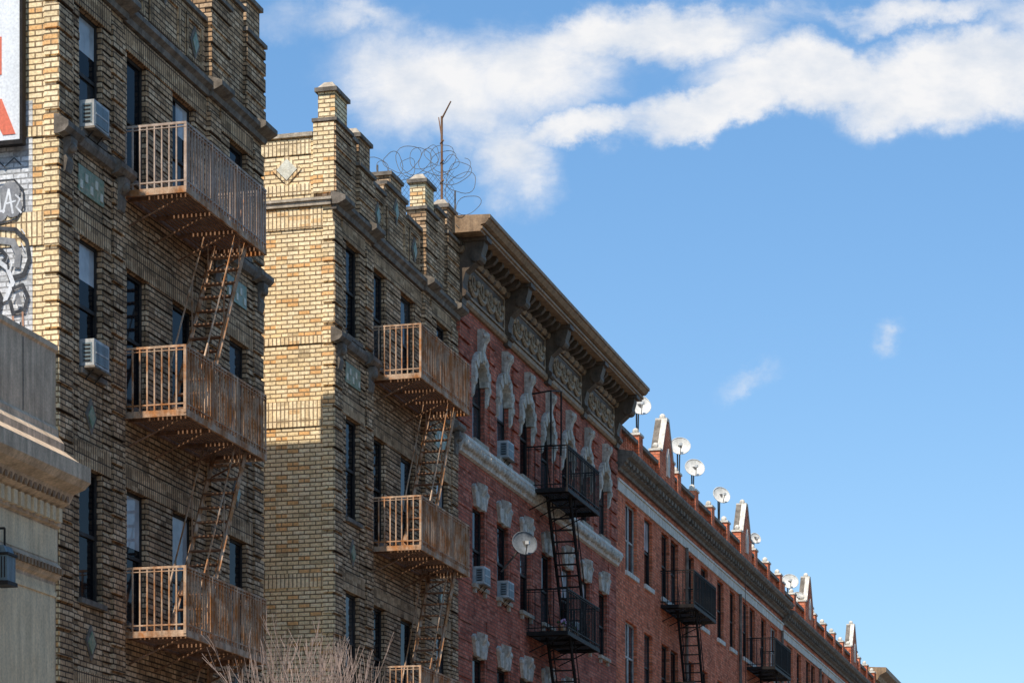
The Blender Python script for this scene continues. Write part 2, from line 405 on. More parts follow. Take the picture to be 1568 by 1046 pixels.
        tr.v+=[(x0,y0,z1-.13),(x1,y0,z1-.13),(x1,y1,z1-.13),(x0,y1,z1-.13),(x0+.1,y0+.12,z1),(x1-.1,y0+.12,z1),(x1-.1,y1-.12,z1),(x0+.1,y1-.12,z1)]
        for f in((4,5,6,7),(0,1,5,4),(1,2,6,5),(2,3,7,6),(3,0,4,7)):
            tr.f.append(tuple(n+i for i in f)); tr.m.append(tr.mi('stone'))
    pier(-.02,.86,16.0,True); pier(1.3,2.16,15.62,False); pier(5.4,6.2,16.05,True); pier(6.9,7.71,16.0,False)
    for s,z in((2.65,14.38),(3.78,14.78),(4.95,14.38)): diamond(tr,MS,s,z,.26,'stone_dk',.02,'green')
    for a,b in((2.3,3.0),(3.2,4.35),(4.6,5.25)):
        for zz in(P0+.08,14.66): mb.box(MS,MS+.03,a,b,zz,zz+.07,'tan_sol')
        mb.box(MS,MS+.03,a-.0,a+.07,P0+.15,14.66,'tan_sol'); mb.box(MS,MS+.03,b-.07,b,P0+.15,14.66,'tan_sol')
    def dia_y(x,z,r,k,pr):
        tr.ext([(x-r,z),(x,z-r),(x+r,z),(x,z+r)],-pr,-.001,'y',k)
    for xx in(-.84,-4):
        dia_y(xx,14.47,.27,'cream_sol',.024); dia_y(xx,14.47,.19,'tilew',.035)
    mb.done('brick_walls',e); win.done('windows',e); tr.done('stone_trim_and_cornices',e)
    fe=MB()
    for i,z in enumerate((11.35,8.24,5.16,2.07)):
        k2='rust2' if (i==0 and first) else 'rust'
        balcony(fe,2.24,5.47,.92,z,.9,'rust',k2,x0=MS,fl='rustfloor')
        if z>3: stair(fe,5.0,z-.02,3.2,z-3.08,.26,.76,'rust',tk='rustfloor')
    fe.done('rusty_fire_escape',e)
    if first:
        ac(e,0,.74,11.76); ac(e,0,.74,8.54)
    return e
tan_building(31.8,True)
tan_building(43.05,False)

# ------------------------------------------------------------ low corner building in front (left)
def low_building():
    e=empty('low_stone_storefront_building',(-D,31.76,EYE))
    mb=MB()
    prof=[(-.45,BASE),(0,BASE),(0,5.5),(.05,5.53),(.09,5.6),(.09,5.68),(.03,5.74),(.03,6.2),(.08,6.22),(.08,6.46),(.2,6.52),(.26,6.64),(.42,6.70),(.5,6.78),(.5,6.98),(.42,7.0),(.12,7.22),(.12,7.32),(.04,7.42),(.04,7.5),(0,7.55),(0,8.52),(.03,8.55),(.03,8.62),(-.36,8.66),(-.45,8.6)]
    mb.ext(prof,-14,0,'y','concrete')
    mb.done('moulded_facade',e)
    t=MB(); s=-13.9
    while s<-.1:
        t.box(.08,.15,s,s+.1,6.26,6.44,'cream'); s+=.19
    s=-13.9
    while s<-.1:
        t.box(.12,.24,s,s+.07,6.52,6.60,'cornice'); s+=.14
    t.box(0,.012,-13.9,-.06,3.0,5.45,'cream'); t.box(.03,.036,-13.9,-.04,5.76,6.18,'cream')
    t.box(.012,.03,-13.9,-.04,5.30,5.36,'cream')
    s=-13.9
    while s<-.1:
        t.box(.09,.13,s,s+.05,5.58,5.66,'cornice'); s+=.1
    for s in range(-13,0,2): t.box(-.0,.006,s,s+.02,7.56,8.5,'stone_dk')
    t.done('dentils_and_cream_panels',e)
    b=MB(); b.box(-10,-.44,-13.9,-.02,BASE,7.9,'roof'); b.done('roof',e)
    l=MB(); y=-2.05
    l.box(.03,.07,y-.07,y+.07,5.75,5.9,'frame'); l.cyl((.05,y,5.85),(.26,y,5.85),.015,.015,'frame')
    l.cyl((.26,y,5.85),(.26,y,5.62),.015,.015,'frame'); l.ext([(.17,5.2),(.35,5.18),(.35,5.5),(.3,5.62),(.2,5.62),(.17,5.5)],y-.12,y+.12,'y','grille')
    l.box(.15,.37,y-.14,y+.14,5.13,5.18,'frame'); l.box(.15,.37,y-.14,y+.14,5.5,5.53,'frame')
    for i in range(4): l.box(.19+.04*i,.205+.04*i,y-.126,y-.12,5.22,5.48,'frame')
    l.done('wall_lamp',e)
low_building()

# billboard + whitewashed graffiti wall on the side of the first building
e=empty('billboard',(-D,31.8,EYE))
b=MB()
b.box(-7,-.45,-.16,-.10,11.34,17.0,'sign')
for x0,x1,z0,z1 in((-7.05,-.41,11.28,11.34),(-.45,-.41,11.34,17.0)): b.box(x0,x1,-.19,-.08,z0,z1,'black')
for i in range(4): b.box(-6.5+i*1.8,-6.42+i*1.8,-.08,0,11.5,16.8,'black')
def slab(poly,k): b.ext(poly,-.168,-.161,'y',k)
slab([(-1.3,12.72),(-.72,12.72),(-.72,12.22),(-1.3,12.22)],'signred')
slab([(-1.3,11.9),(-.72,11.9),(-.52,11.42),(-.70,11.42),(-.85,11.7),(-1.3,11.7)],'signred')
slab([(-1.9,11.5),(-1.6,11.5),(-1.6,14.4),(-1.9,14.4)],'signred')
slab([(-3.2,11.7),(-2.2,11.7),(-2.2,14.4),(-2.5,14.4),(-2.5,12.1),(-3.2,12.1)],'signred')
b.done('billboard_panel',e)
e=empty('graffiti_wall_patch',(-D,31.8,EYE))
g=MB()
g.box(-10.9,-.35,-.008,-.003,7.2,11.9,'white_brick')
SK=[0]
def line(pts,w,k='ink'):
    for i in range(len(pts)-1):
        (x0,z0),(x1,z1)=pts[i],pts[i+1]; dx,dz=x1-x0,z1-z0; l=math.hypot(dx,dz) or 1; nx,nz=-dz/l*w/2,dx/l*w/2
        ex,ez=dx/l*w*.25,dz/l*w*.25; off=-.034-.00003*SK[0]; SK[0]+=1
        g.face([(x0-ex+nx,off,z0-ez+nz),(x0-ex-nx,off,z0-ez-nz),(x1+ex-nx,off,z1+ez-nz),(x1+ex+nx,off,z1+ez+nz)],k)
def stroke(cx,cz,r,a0,a1,w,sx=1.0,n=18,k='ink'):
    line([(cx+sx*r*math.cos(math.radians(a0+(a1-a0)*i/n)),cz+r*math.sin(math.radians(a0+(a1-a0)*i/n))) for i in range(n+1)],w,k)
for ox in(0,-2.3,-4.6):
    # loose grey cloud with a white handwritten tag
    for cx,cz,r in((-.86,10.62,.16),(-.66,10.70,.14),(-.62,10.5,.13),(-.82,10.44,.12)):
        stroke(ox+cx,cz,r*.5,0,360,r,1,16,'inkg')
    line([(ox-1.05,10.6),(ox-.98,10.8),(ox-.8,10.86),(ox-.6,10.86),(ox-.47,10.72),(ox-.46,10.5),(ox-.56,10.34),(ox-.8,10.3),(ox-1.0,10.36)],.025)
    line([(ox-1.0,10.45),(ox-.95,10.72),(ox-.89,10.5),(ox-.83,10.74),(ox-.80,10.46),(ox-.74,10.46)],.03,'inkw')
    line([(ox-.76,10.44),(ox-.68,10.74),(ox-.62,10.42)],.03,'inkw'); line([(ox-.74,10.55),(ox-.58,10.58)],.022,'inkw')
    line([(ox-.58,10.66),(ox-.52,10.6),(ox-.57,10.5),(ox-.5,10.42)],.025,'inkw')
    # outlined block letters
    line([(ox-1.1,10.1),(ox-.86,10.24),(ox-.58,10.2),(ox-.42,10.04),(ox-.38,9.8),(ox-.46,9.6),(ox-.66,9.56),(ox-.7,9.7)],.055)
    line([(ox-1.05,9.98),(ox-.84,10.08),(ox-.62,10.04),(ox-.54,9.88),(ox-.56,9.72)],.09,'inkg')
    line([(ox-.95,9.9),(ox-.78,9.94),(ox-.7,9.84),(ox-.86,9.72),(ox-.94,9.58)],.05)
    line([(ox-.86,9.82),(ox-.7,9.7),(ox-.62,9.5),(ox-.72,9.3),(ox-.9,9.24)],.06,'inkw')
    line([(ox-1.08,9.56),(ox-.86,9.46),(ox-.78,9.3),(ox-.82,9.12),(ox-1.0,9.06)],.05)
    line([(ox-.62,9.42),(ox-.48,9.46),(ox-.4,9.3),(ox-.46,9.12),(ox-.62,9.1),(ox-.66,9.26)],.05)
    line([(ox-.56,9.34),(ox-.52,9.2)],.07,'inkg')
    line([(ox-1.05,9.0),(ox-.98,8.7),(ox-.88,8.98),(ox-.78,8.72),(ox-.66,8.98),(ox-.58,8.74),(ox-.48,8.98)],.035,'inkg')
    line([(ox-.62,9.05),(ox-.58,8.6)],.03,'inko'); line([(ox-.48,9.1),(ox-.46,8.6)],.025,'inko'); line([(ox-.72,9.05),(ox-.70,8.6)],.025,'inko')
    line([(ox-.95,11.05),(ox-.84,11.14),(ox-.74,11.04),(ox-.6,11.15),(ox-.5,11.05)],.018)
    for i in range(16):
        x=ox-R.uniform(.38,1.1); z=R.uniform(8.8,10.2); line([(x,z),(x+R.uniform(-.06,.06),z+R.uniform(-.1,.1))],R.uniform(.01,.028),R.choice(['ink','inkg','inkw']))
g.done('whitewash_and_tags',e)

# ------------------------------------------------------------ red brick building with bracketed cornice
def red_building():
    Y0=50.78; e=empty('red_brick_building_with_cornice',(-D,Y0,EYE)); L=14.72
    mb=MB();win=MB();wt=MB();co=MB()
    cs=[1.65+1.93*i for i in range(7)]; hw=.47
    ops=[(c-hw,c+hw,11.6,13.32) for c in cs]
    low=[(8.6,10.22),(5.5,7.12),(2.4,4.02)]
    for a,b in low: ops+=[(c-hw,c+hw,a,b) for c in cs]
    wall(mb,0,L,BASE,14.3,0,ops,'red',dep=.14)
    for o in ops: window(win,*o,-.14)
    mb.face([(-11,L,BASE),(0,L,BASE),(0,L,15.3),(-11,L,15.3)],'red')
    mb.face([(-11,0,13.8),(0,0,13.8),(0,0,15.3),(-11,0,15.3)],'red')
    mb.box(-10.95,-.3,.02,L-.02,BASE,15.3,'roof')
    for i in range(8):
        a=(cs[i-1]+.72) if i>0 else .05; b=(cs[i]-.72) if i<7 else L-.05
        quoins(mb,a,b,11.75,14.1,0,.05,'red',h=.27,g=.07)
    for z in(10.45,7.35,4.25): 
        for i in range(8):
            a=(cs[i-1]+.6) if i>0 else .05; b=(cs[i]-.6) if i<7 else L-.05
            quoins(mb,a,b,z-1.9,z+.6,0,.018,'red',h=.33,g=.05)
    for c in cs:
        zc=12.84; n=12; ri=.42; ro=.64
        for i in range(n):
            t0=math.pi*i/n;t1=math.pi*(i+1)/n
            pr=.09+.02*(i%2)
            wt.ext([(c+ri*math.cos(t0),zc+ri*math.sin(t0)),(c+ro*math.cos(t0),zc+ro*math.sin(t0)),(c+ro*math.cos(t1),zc+ro*math.sin(t1)),(c+ri*math.cos(t1),zc+ri*math.sin(t1))],-.1,pr,'x','orn')
        for sg in(-1,1):
            y0=c+sg*.48;y1=c+sg*.62
            wt.ext([(-.01,12.42),(.05,12.5),(.07,12.68),(.11,12.74),(.11,12.84),(-.01,12.84)],min(y0,y1),max(y0,y1),'y','orn')
        wt.ext([(0,13.2),(.12,13.22),(.15,13.36),(.12,13.5),(.15,13.64),(.22,13.74),(.22,13.86),(.13,13.94),(0,13.94)],c-.10,c+.10,'y','orn')
        wt.ball((.16,c,13.8),.09,'orn',8,1,1.5,1); wt.ball((.12,c,13.3),.07,'orn',6,1,1.4,1)
        wt.box(-.1,.08,c-.53,c+.53,11.51,11.6,'stone')
        for a,b in low:
            wt.ext([(0,b-.04),(.08,b-.02),(.11,b+.12),(.09,b+.25),(.16,b+.36),(.17,b+.48),(0,b+.54)],c-.11,c+.11,'y','orn')
            wt.ball((.11,c,b+.42),.08,'orn',6,1,1.5,1)
            for sg in(-1,1):
                wt.ext([(c+sg*.12,b+.0),(c+sg*.38,b+.0),(c+sg*.56,b+.38),(c+sg*.44,b+.45),(c+sg*.30,b+.30),(c+sg*.12,b+.34)][::sg],-.01,.07,'x','orn')
                wt.ball((.05,c+sg*.47,b+.34),.075,'orn',6,.8,1.3,1)
            wt.box(-.12,.09,c-.53,c+.53,a-.08,a,'stone')
            wt.box(-.0,.06,c-.45,c-.34,a-.18,a-.08,'stone'); wt.box(-.0,.06,c+.34,c+.45,a-.18,a-.08,'stone')
    wt.ext([(-.01,11.1),(.08,11.12),(.1,11.2),(.15,11.26),(.2,11.36),(.18,11.44),(-.01,11.48)],-.0+.01,L-.01,'y','white')
    s=.1
    while s<L-.1:
        wt.ball((.14,s,11.27+R.uniform(-.02,.02)),.07+R.uniform(0,.025),'orn',6); s+=.2
    co.ext([(0,14.15),(.06,14.15),(.1,14.2),(.1,14.28),(.05,14.32),(0,14.32)],-.02,L+.05,'y','cornice')
    co.box(-.1,.04,-.02,L+.05,14.32,15.1,'cornice')
    co.ext([(0,15.1),(.12,15.1),(.16,15.16),(.16,15.22),(0,15.24)],-.03,L+.06,'y','cornice')
    co.ext([(-.6,15.40),(.60,15.40),(.60,15.44),(.64,15.45),(.64,15.50),(.60,15.505),(.60,15.53),(.70,15.55),(.76,15.62),(.76,15.64),(.80,15.65),(.80,15.72),(-.6,15.78)],-.35,L+.4,'y','cornice')
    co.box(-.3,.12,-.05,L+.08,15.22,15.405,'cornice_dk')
    bs=[.2,3.77,7.34,10.91,14.5]
    for s in bs:
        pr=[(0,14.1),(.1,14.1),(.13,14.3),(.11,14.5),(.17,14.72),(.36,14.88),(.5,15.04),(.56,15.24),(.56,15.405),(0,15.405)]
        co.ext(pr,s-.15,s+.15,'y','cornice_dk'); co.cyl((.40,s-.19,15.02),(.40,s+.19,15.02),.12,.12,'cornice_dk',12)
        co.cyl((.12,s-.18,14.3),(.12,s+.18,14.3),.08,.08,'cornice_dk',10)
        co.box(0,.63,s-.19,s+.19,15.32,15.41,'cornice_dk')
    for i in range(4):
        a,b=bs[i]+.3,bs[i+1]-.3
        for z in(14.36,15.02): co.box(.04,.075,a,b,z,z+.05,'cornice')
        co.box(.04,.075,a,a+.05,14.41,15.02,'cornice'); co.box(.04,.075,b-.05,b,14.41,15.02,'cornice')
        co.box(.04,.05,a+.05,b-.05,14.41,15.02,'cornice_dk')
        w=(b-a-.3)/4
        for j in range(4):
            c=a+.15+w*(j+.5)
            pts=[(.07,c-w*.45*math.cos(math.pi*t/10),14.70-.2*math.sin(math.pi*t/10)) for t in range(11)]
            for q in range(10): co.cyl(pts[q],pts[q+1],.03+.028*math.sin(math.pi*q/10),.03+.028*math.sin(math.pi*(q+1)/10),'swag',6)
            pts=[(.07,c+w*.16*math.cos(math.pi*t/6),14.76+.12*math.sin(math.pi*t/6)) for t in range(-2,9)]
            for q in range(10): co.cyl(pts[q],pts[q+1],.026,.026,'swag',5)
            co.ball((.07,c-w*.47,14.80),.085,'swag',6,.8,1,1); co.ball((.08,c,14.62),.06,'swag',6)
            co.ball((.07,c+w*.47,14.80),.07,'swag',6,.8,1,1)
        for j in range(7):
            c=bs[i]+.42+(bs[i+1]-bs[i]-.84)*j/6
            co.ext([(.04,15.08),(.12,15.09),(.17,15.18),(.36,15.24),(.44,15.32),(.44,15.405),(.04,15.405)],c-.07,c+.07,'y','cornice_dk')
    mb.done('brick_walls',e);win.done('windows',e);wt.done('white_hoods_and_belt_course',e);co.done('bracketed_cornice',e)
    fe=MB()
    for z in(11.38,8.2,5.1):
        balcony(fe,5.6,8.75,.95,z,.95,'black','black',bar=.15,br=.010)
        if z>6: stair(fe,6.4,z-.02,8.1,z-3.12,.28,.8,'black')
    fe.cyl((.55,5.65,12.3),(.55,5.65,13.55),.02,.02,'black',5);fe.cyl((.55,5.65,13.55),(.1,5.65,13.5),.02,.02,'black',5)
    fe.cyl((.55,6.6,12.3),(.55,6.6,13.75),.02,.02,'black',5); fe.cyl((.55,5.65,13.55),(.55,6.6,13.75),.018,.018,'black',5)
    fe.done('black_fire_escape',e)
    fp=MB()
    for i in range(9):
        fp.cyl((.75,5.75+i*.2,8.2),(.75,5.75+i*.2,8.34),.05,.07,'rust',8)
        for j in range(6): fp.ball((.75+R.uniform(-.06,.06),5.75+i*.2+R.uniform(-.06,.06),8.4+R.uniform(0,.08)),.03,'potflower' if j%2 else 'leaf',5)
    fp.done('flower_pots',e)
    ac(e,0,cs[0]-.3,8.62);ac(e,0,cs[1]-.3,8.62);ac(e,0,cs[1]-.3,11.62)
    ac(e,0,cs[4]+.0,8.62) ;ac(e,0,cs[5]-.3,5.52) ;ac(e,0,cs[4]-.3,11.62);ac(e,0,cs[6]-.3,5.52)
    d=MB(); dish(d,(.55,3.25,9.72),.27,(.5,-.8,.3),'dishg',(.0,3.45,9.2)); d.done('satellite_dish',e)
red_building()

# ------------------------------------------------------------ long red rows
def long_building(Y0,dz,seed,name):
    e=empty(name,(-D,Y0,EYE)); L=26.98
    mb=MB();win=MB();wt=MB();pa=MB()
    half=[(1.1,2.5),(3.45,4.5),(5.75,6.8),(7.05,8.1),(9.5,10.5),(11.6,12.7)]
    cols=half+[(L-b,L-a) for a,b in half[::-1]]
    rows=[(11.2,13.02),(8.1,9.92),(5.0,6.82),(1.9,3.72)]
    ops=[(a,b,c+dz,d+dz) for a,b in cols for c,d in rows]
    wall(mb,0,L,BASE,13.6+dz,0,ops,'red4',dep=.14)
    for o in ops: window(win,*o,-.14,fk='wframe' if (o[1]-o[0])>1.2 else 'frame',mull=(o[1]-o[0])>1.2)
    for a,b,c,d in ops:
        wt.box(-.12,.06,a-.06,b+.06,c-.12,c,'white')
    wt.box(-.02,.05,.01,L-.01,13.10+dz,13.34+dz,'white'); wt.box(-.02,.08,.01,L-.01,13.34+dz,13.40+dz,'white')
    mb.face([(-11,0,BASE),(0,0,BASE),(0,0,13.6+dz),(-11,0,13.6+dz)],'red4')
    mb.face([(-11,L,BASE),(0,L,BASE),(0,L,13.6+dz),(-11,L,13.6+dz)],'red4')
    mb.box(-10.95,-.3,.02,L-.02,BASE,14.0+dz,'roof')
    wt.ext([(-.02,13.6+dz),(.08,13.6+dz),(.1,13.68+dz),(.2,13.72+dz),(.2,13.78+dz),(.26,13.80+dz),(.28,13.88+dz),(.4,13.92+dz),(.45,14.0+dz),(.45,14.06+dz),(0,14.14+dz),(-.35,14.14+dz),(-.35,13.6+dz)],.0,L-.03,'y','stone_dk')
    s=.3
    while s<L-.2:
        wt.box(.1,.30,s,s+.12,13.74+dz,13.87+dz,'stone_dk'); s+=.42
    pz=14.14+dz
    pa.box(-.33,-.03,.02,L-.02,pz,pz+.22,'red4')
    pa.box(-.36,.0,.02,L-.02,pz+.66,pz+.76,'stone_dk')
    s=.15
    while s<L-.1:
        pa.box(-.26,-.1,s,s+.1,pz+.22,pz+.66,'red4'); s+=.21
    gab=[6.4,L-7.6]
    for i in range(11):
        s=.3+i*(L-.6)/10
        if any(abs(s-g)<1.3 for g in gab): continue
        pa.box(-.30,.02,s-.24,s+.24,pz,pz+.92,'red4'); pa.box(-.33,.05,s-.27,s+.27,pz+.92,pz+.98,'white')
        pa.ball((-.13,s,pz+1.07),.09,'white')
    for gc in gab:
        w=1.05
        pa.ext([(gc-w,pz),(gc+w,pz),(gc+w,pz+1.05),(gc+.75,pz+1.05),(gc+.14,pz+2.02),(gc-.14,pz+2.02),(gc-.75,pz+1.05),(gc-w,pz+1.05)],-.26,.03,'x','red4')
        for sg in(-1,1):
            pa.ext([(gc+sg*.78,pz+1.05),(gc+sg*.16,pz+2.05),(gc+sg*.16,pz+2.11),(gc+sg*.84,pz+1.06)][::sg],-.10,.06,'x','white')
            pa.ext([(gc+sg*.78,pz+1.05),(gc+sg*.16,pz+2.05),(gc+sg*.16,pz+2.09),(gc+sg*.82,pz+1.06)][::sg],-.28,-.10,'x','stone_dk')
            pa.box(-.28,.06,gc+sg*(w-.12)-.15,gc+sg*(w-.12)+.15,pz+1.05,pz+1.11,'white')
            pa.ball((-.11,gc+sg*(w-.1),pz+1.2),.09,'white')
        pa.box(-.28,.06,gc-.16,gc+.16,pz+2.05,pz+2.14,'white'); pa.ball((-.11,gc,pz+2.2),.09,'white')
        pa.ext([(gc-.14,pz+.5),(gc+.14,pz+.5),(gc+.2,pz+1.0),(gc,pz+1.3),(gc-.2,pz+1.0)],.03,.08,'x','white')
    fe=MB()
    for a in(5.6,L-7.4):
        for z in(10.95,7.85,4.75):
            balcony(fe,a,a+3.4,.95,z+dz,.95,'black','black',bar=.14,br=.011)
            if z>5: stair(fe,a+1,z+dz,a+2.6,z+dz-3.1,.28,.8,'black')
    pi=MB()
    for s in(9.0,L-9.0,L-.4): pi.cyl((.08,s,BASE),(.08,s,13.1+dz),.05,.05,'stone_dk',8)
    pi.cyl((.5,16.6,8+dz),(.47,16.6,14.0+dz),.012,.012,'black',4)
    pi.done('rainwater_pipes',e)
    mb.done('brick_walls',e);win.done('windows',e);wt.done('white_bands_and_sills',e);pa.done('gabled_parapet',e);fe.done('black_fire_escape',e)
long_building(65.52,0,1,'red_brick_row_building')
long_building(92.52,-.2,2,'red_brick_row_building')
for (y,z,r) in((69.7,16.15,.31),(75.4,16.2,.30),(77.6,16.0,.30),(82.0,16.0,.29),(88.5,15.75,.2),(96.2,15.45,.31),(98.2,15.15,.25)):
    e=empty('satellite_dish',(-15.0,y,EYE)); d=MB()
    dish(d,(0,0,z),r,(.45+R.uniform(-.3,.4),-1,.5),'dish',(-.1,.25,13.9)); d.cyl((-.1,.25,13.9),(-.1,.12,z-.05),.025,.025,'steel'); d.done('dish_and_mast',e)

e=empty('distant_tan_building',(-D,119.55,EYE)); mb=MB();w=MB()
ops=[(1+2.4*i,2.2+2.4*i,c,c+1.8) for i in range(9) for c in(2,5,8,11)]
wall(mb,0,23,BASE,14.6,0,ops,'tan')
for o in ops: window(w,*o,-.12)
mb.box(-10.95,-.3,.02,23,BASE,14.6,'roof'); mb.face([(-11,0,BASE),(0,0,BASE),(0,0,14.6),(-11,0,14.6)],'tan_side')
mb.ext([(-.4,14.6),(.1,14.6),(.2,14.8),(.5,14.95),(.5,15.15),(-.4,15.2)],-.1,23,'y','cornice')
mb.ext([(-.3,15.2),(.2,15.2),(.3,15.35),(-.3,15.4)],2,4,'y','cornice')
mb.done('brick_walls',e);w.done('windows',e)

# ------------------------------------------------------------ rest of the street: the row across the road and the one behind the viewpoint
def street_building(name,loc,rot,L,H,k):
    e=empty(name,(loc[0],loc[1],0)); e.rotation_euler=(0,0,rot)
    mb=MB();w=MB();t=MB()
    n=int(L/2.4); ops=[]
    for i in range(n):
        s=(i+.5)*L/n
        z=4.6
        while z+2.4<H: ops.append((s-.5,s+.5,z,z+1.75)); z+=3.1
        ops.append((s-.95,s+.95,.5,3.2))
    wall(mb,0,L,0,H,0,ops,k,dep=.14)
    for o in ops: window(w,*o,-.14); t.box(-.1,.07,o[0]-.06,o[1]+.06,o[2]-.1,o[2],'stone')
    mb.box(-11,-.3,.01,L-.01,0,H-.3,'roof')
    mb.face([(-11,0,0),(0,0,0),(0,0,H),(-11,0,H)],k); mb.face([(-11,L,0),(0,L,0),(0,L,H),(-11,L,H)],k)
    t.box(-.02,.16,.01,L-.01,3.7,3.95,'stone')
    t.ext([(-.5,H),(.1,H),(.3,H+.2),(.5,H+.35),(.5,H+.6),(-.5,H+.65)],0,L,'y','cornice')
    mb.done('brick_walls',e);w.done('windows',e);t.done('sills_and_cornice',e)
street_building('brick_tenement_across_street',(14.9,18),math.pi,34,15.5,'tan')
street_building('brick_tenement_across_street',(14.9,52.2),math.pi,34,16,'tan')
street_building('brick_tenement_across_street',(14.9,86.4),math.pi,34,14,'red4')
street_building('brick_tenement_across_street',(14.9,120.6),math.pi,34,14,'red4')
street_building('brick_tenement_on_near_block',(-D,-22),0,39.5,16.5,'red')

# ------------------------------------------------------------ razor wire fence + antenna pole on roof boundary
e=empty('razor_wire_fence',(-D,50.6,EYE)); f=MB()
for p in(-3.0,-1.62,.02): f.cyl((p,0,14.9),(p,0,16.95 if p<0 else 16.3),.018,.018,'steel',6)
lo=15.0; P0,P1=-3.0,.0
n=30
for i in range(-14,n+14):
    for sg in(1,-1):
        x0=P0+(P1-P0)*i/n; dx=sg*(1.75*.8)
        a=Vector((x0,0,lo)); b_=Vector((x0+dx,0,16.7))
        t0,t1=0,1
        for lim,s_ in((P0,1),(P1,-1)):
            fa=(a.x-lim)*s_; fb=(b_.x-lim)*s_
            if fa<0 and fb<0: t0=2
            elif fa<0: t0=max(t0,fa/(fa-fb))
            elif fb<0: t1=min(t1,fa/(fa-fb))
        if t0<t1: f.cyl(a.lerp(b_,t0),a.lerp(b_,t1),.0035,.0035,'steel',3,False)
f.done('chain_link_mesh',e)
def coil(name,path,r,turns,th,ph=0):
    cu=bpy.data.curves.new(name,'CURVE'); cu.dimensions='3D'; cu.bevel_depth=th; cu.bevel_resolution=1
    sp=cu.splines.new('POLY'); n=turns*24; sp.points.add(n)
    for i in range(n+1):
        t=i/n; k=t*(len(path)-1); j=min(int(k),len(path)-2); q=Vector(path[j]).lerp(Vector(path[j+1]),k-j)
        a=2*math.pi*turns*t+ph; rr=r*(1+.2*math.sin(i*.13+ph)+.08*math.sin(i*.9))
        sp.points[i].co=(q.x+.85*rr*math.cos(a),q.y+.6*rr*math.sin(a+.6),q.z+rr*math.sin(a),1)
    cu.materials.append(M['steel']); o=bpy.data.objects.new(name,cu); sc.collection.objects.link(o); o.parent=e
coil('razor_coil',[(-1.75,0,16.75),(-1.2,0,17.0),(-.6,0,16.95),(.0,0,16.75),(.2,0,16.3),(.28,0,15.6)],.33,8,.0062)
coil('razor_coil_inner',[(-3.2,0.2,16.6),(-1.1,.1,16.85),(-.4,0,17.1),(.1,0,16.7)],.26,8,.0055,1.3)

e=empty('roof_antenna_pole',(-D,50.4,EYE)); f=MB()
f.cyl((-.2,0,14.9),(-.2,0,17.75),.028,.024,'rustfloor',8); f.cyl((-.2,0,17.7),(.02,-.1,18.0),.02,.014,'rustfloor',6); f.cyl((-.2,0,17.3),(-.28,.05,17.75),.015,.012,'rustfloor',6)
for i in range(5): f.cyl((-.23,0,15.6+i*.4),(-.15,-.05,15.65+i*.4),.02,.02,'rustfloor',5)
f.done('pole',e)

# ------------------------------------------------------------ bare tree
e=empty('bare_tree',(-12.2,34.3,0)); t=MB(); TR=random.Random(5)
def grow(p,d,l,r,depth):
    m=p+d*l*.5+Vector((TR.uniform(-.04,.04),TR.uniform(-.04,.04),0))*l
    q=p+d*l; t.cyl(p,m,r,r*.86,'bark',6 if r>.02 else 4,False); t.cyl(m,q,r*.86,max(r*.72,.0035),'bark',6 if r>.02 else 4,False)
    if depth==0: return
    n=3 if depth>3 else 2
    if depth==1: n=3
    for i in range(n):
        nd=(d+Vector((TR.uniform(-.75,.75),TR.uniform(-.75,.75),TR.uniform(0,.6)))*.75).normalized()
        grow(p.lerp(q,TR.uniform(.5,1)),nd,l*TR.uniform(.62,.88),max(r*.6,.0055),depth-1)
t.cyl((0,0,0),(0.03,0,2.4),.11,.085,'bark',10)
for i in range(6):
    a=i*1.05+.3; grow(Vector((.03,0,2.3)),Vector((math.cos(a)*.4,math.sin(a)*.4,1)).normalized(),1.35,.045,5)
zs=sorted(v[2] for v in t.v); zm=zs[int(len(zs)*.94)]; k=6.5/zm
t.v=[(v[0]*.62+.08,v[1]*.62,v[2]*k if v[2]*k<6.5 else 6.5+(v[2]*k-6.5)*.6) for v in t.v]
t.done('trunk_and_branches',e)

# ------------------------------------------------------------ ground
g=MB(); g.face([(-600,-600,-.02),(600,-600,-.02),(600,900,-.02),(-600,900,-.02)],'dirt'); g.done('ground',None)
g=MB(); g.face([(-8.5,-300,-.012),(8.5,-300,-.012),(8.5,700,-.012),(-8.5,700,-.012)],'asphalt')
g.done('road',None)
g=MB()
for i in range(-20,60):
    g.face([(-.07,i*9,-.006),(.07,i*9,-.006),(.07,i*9+3,-.006),(-.07,i*9+3,-.006)],'paint')
g.done('road_centre_markings',None)
g=MB(); g.box(-D-.02,-8.6,-300,700,-.1,.12,'walk'); g.box(-8.6,-8.42,-300,700,-.1,.115,'stone'); g.done('pavement',None)
g=MB(); g.box(8.6,15,-300,700,-.1,.12,'walk'); g.box(8.42,8.6,-300,700,-.1,.115,'stone'); g.done('pavement',None)

# ------------------------------------------------------------ light
sv=Vector((-.02,-.555,.83)).normalized()
L=bpy.data.lights.new('sun','SUN'); L.energy=5.0; L.angle=math.radians(.5); L.color=(1,.93,.82)
lo=bpy.data.objects.new('sun',L); sc.collection.objects.link(lo); lo.rotation_euler=(-sv).to_track_quat('-Z','Y').to_euler()
lo.location=(0,0,60)
w=bpy.data.worlds.new('World'); sc.world=w; w.use_nodes=True; nt=w.node_tree
bg=nt.nodes['Background']; bg.inputs['Strength'].default_value=.15
sky=N(nt,'ShaderNodeTexSky',sky_type='NISHITA'); sky.sun_disc=False
sky.sun_elevation=math.asin(sv.z); sky.sun_rotation=math.atan2(sv.x,sv.y)%(2*math.pi); sky.air_density=1; sky.dust_density=.35; sky.ozone_density=2.2
th=math.radians(14.93); S,C=math.sin(th),math.cos(th)
tc=N(nt,'ShaderNodeTexCoord'); dirv=tc.outputs['Generated']
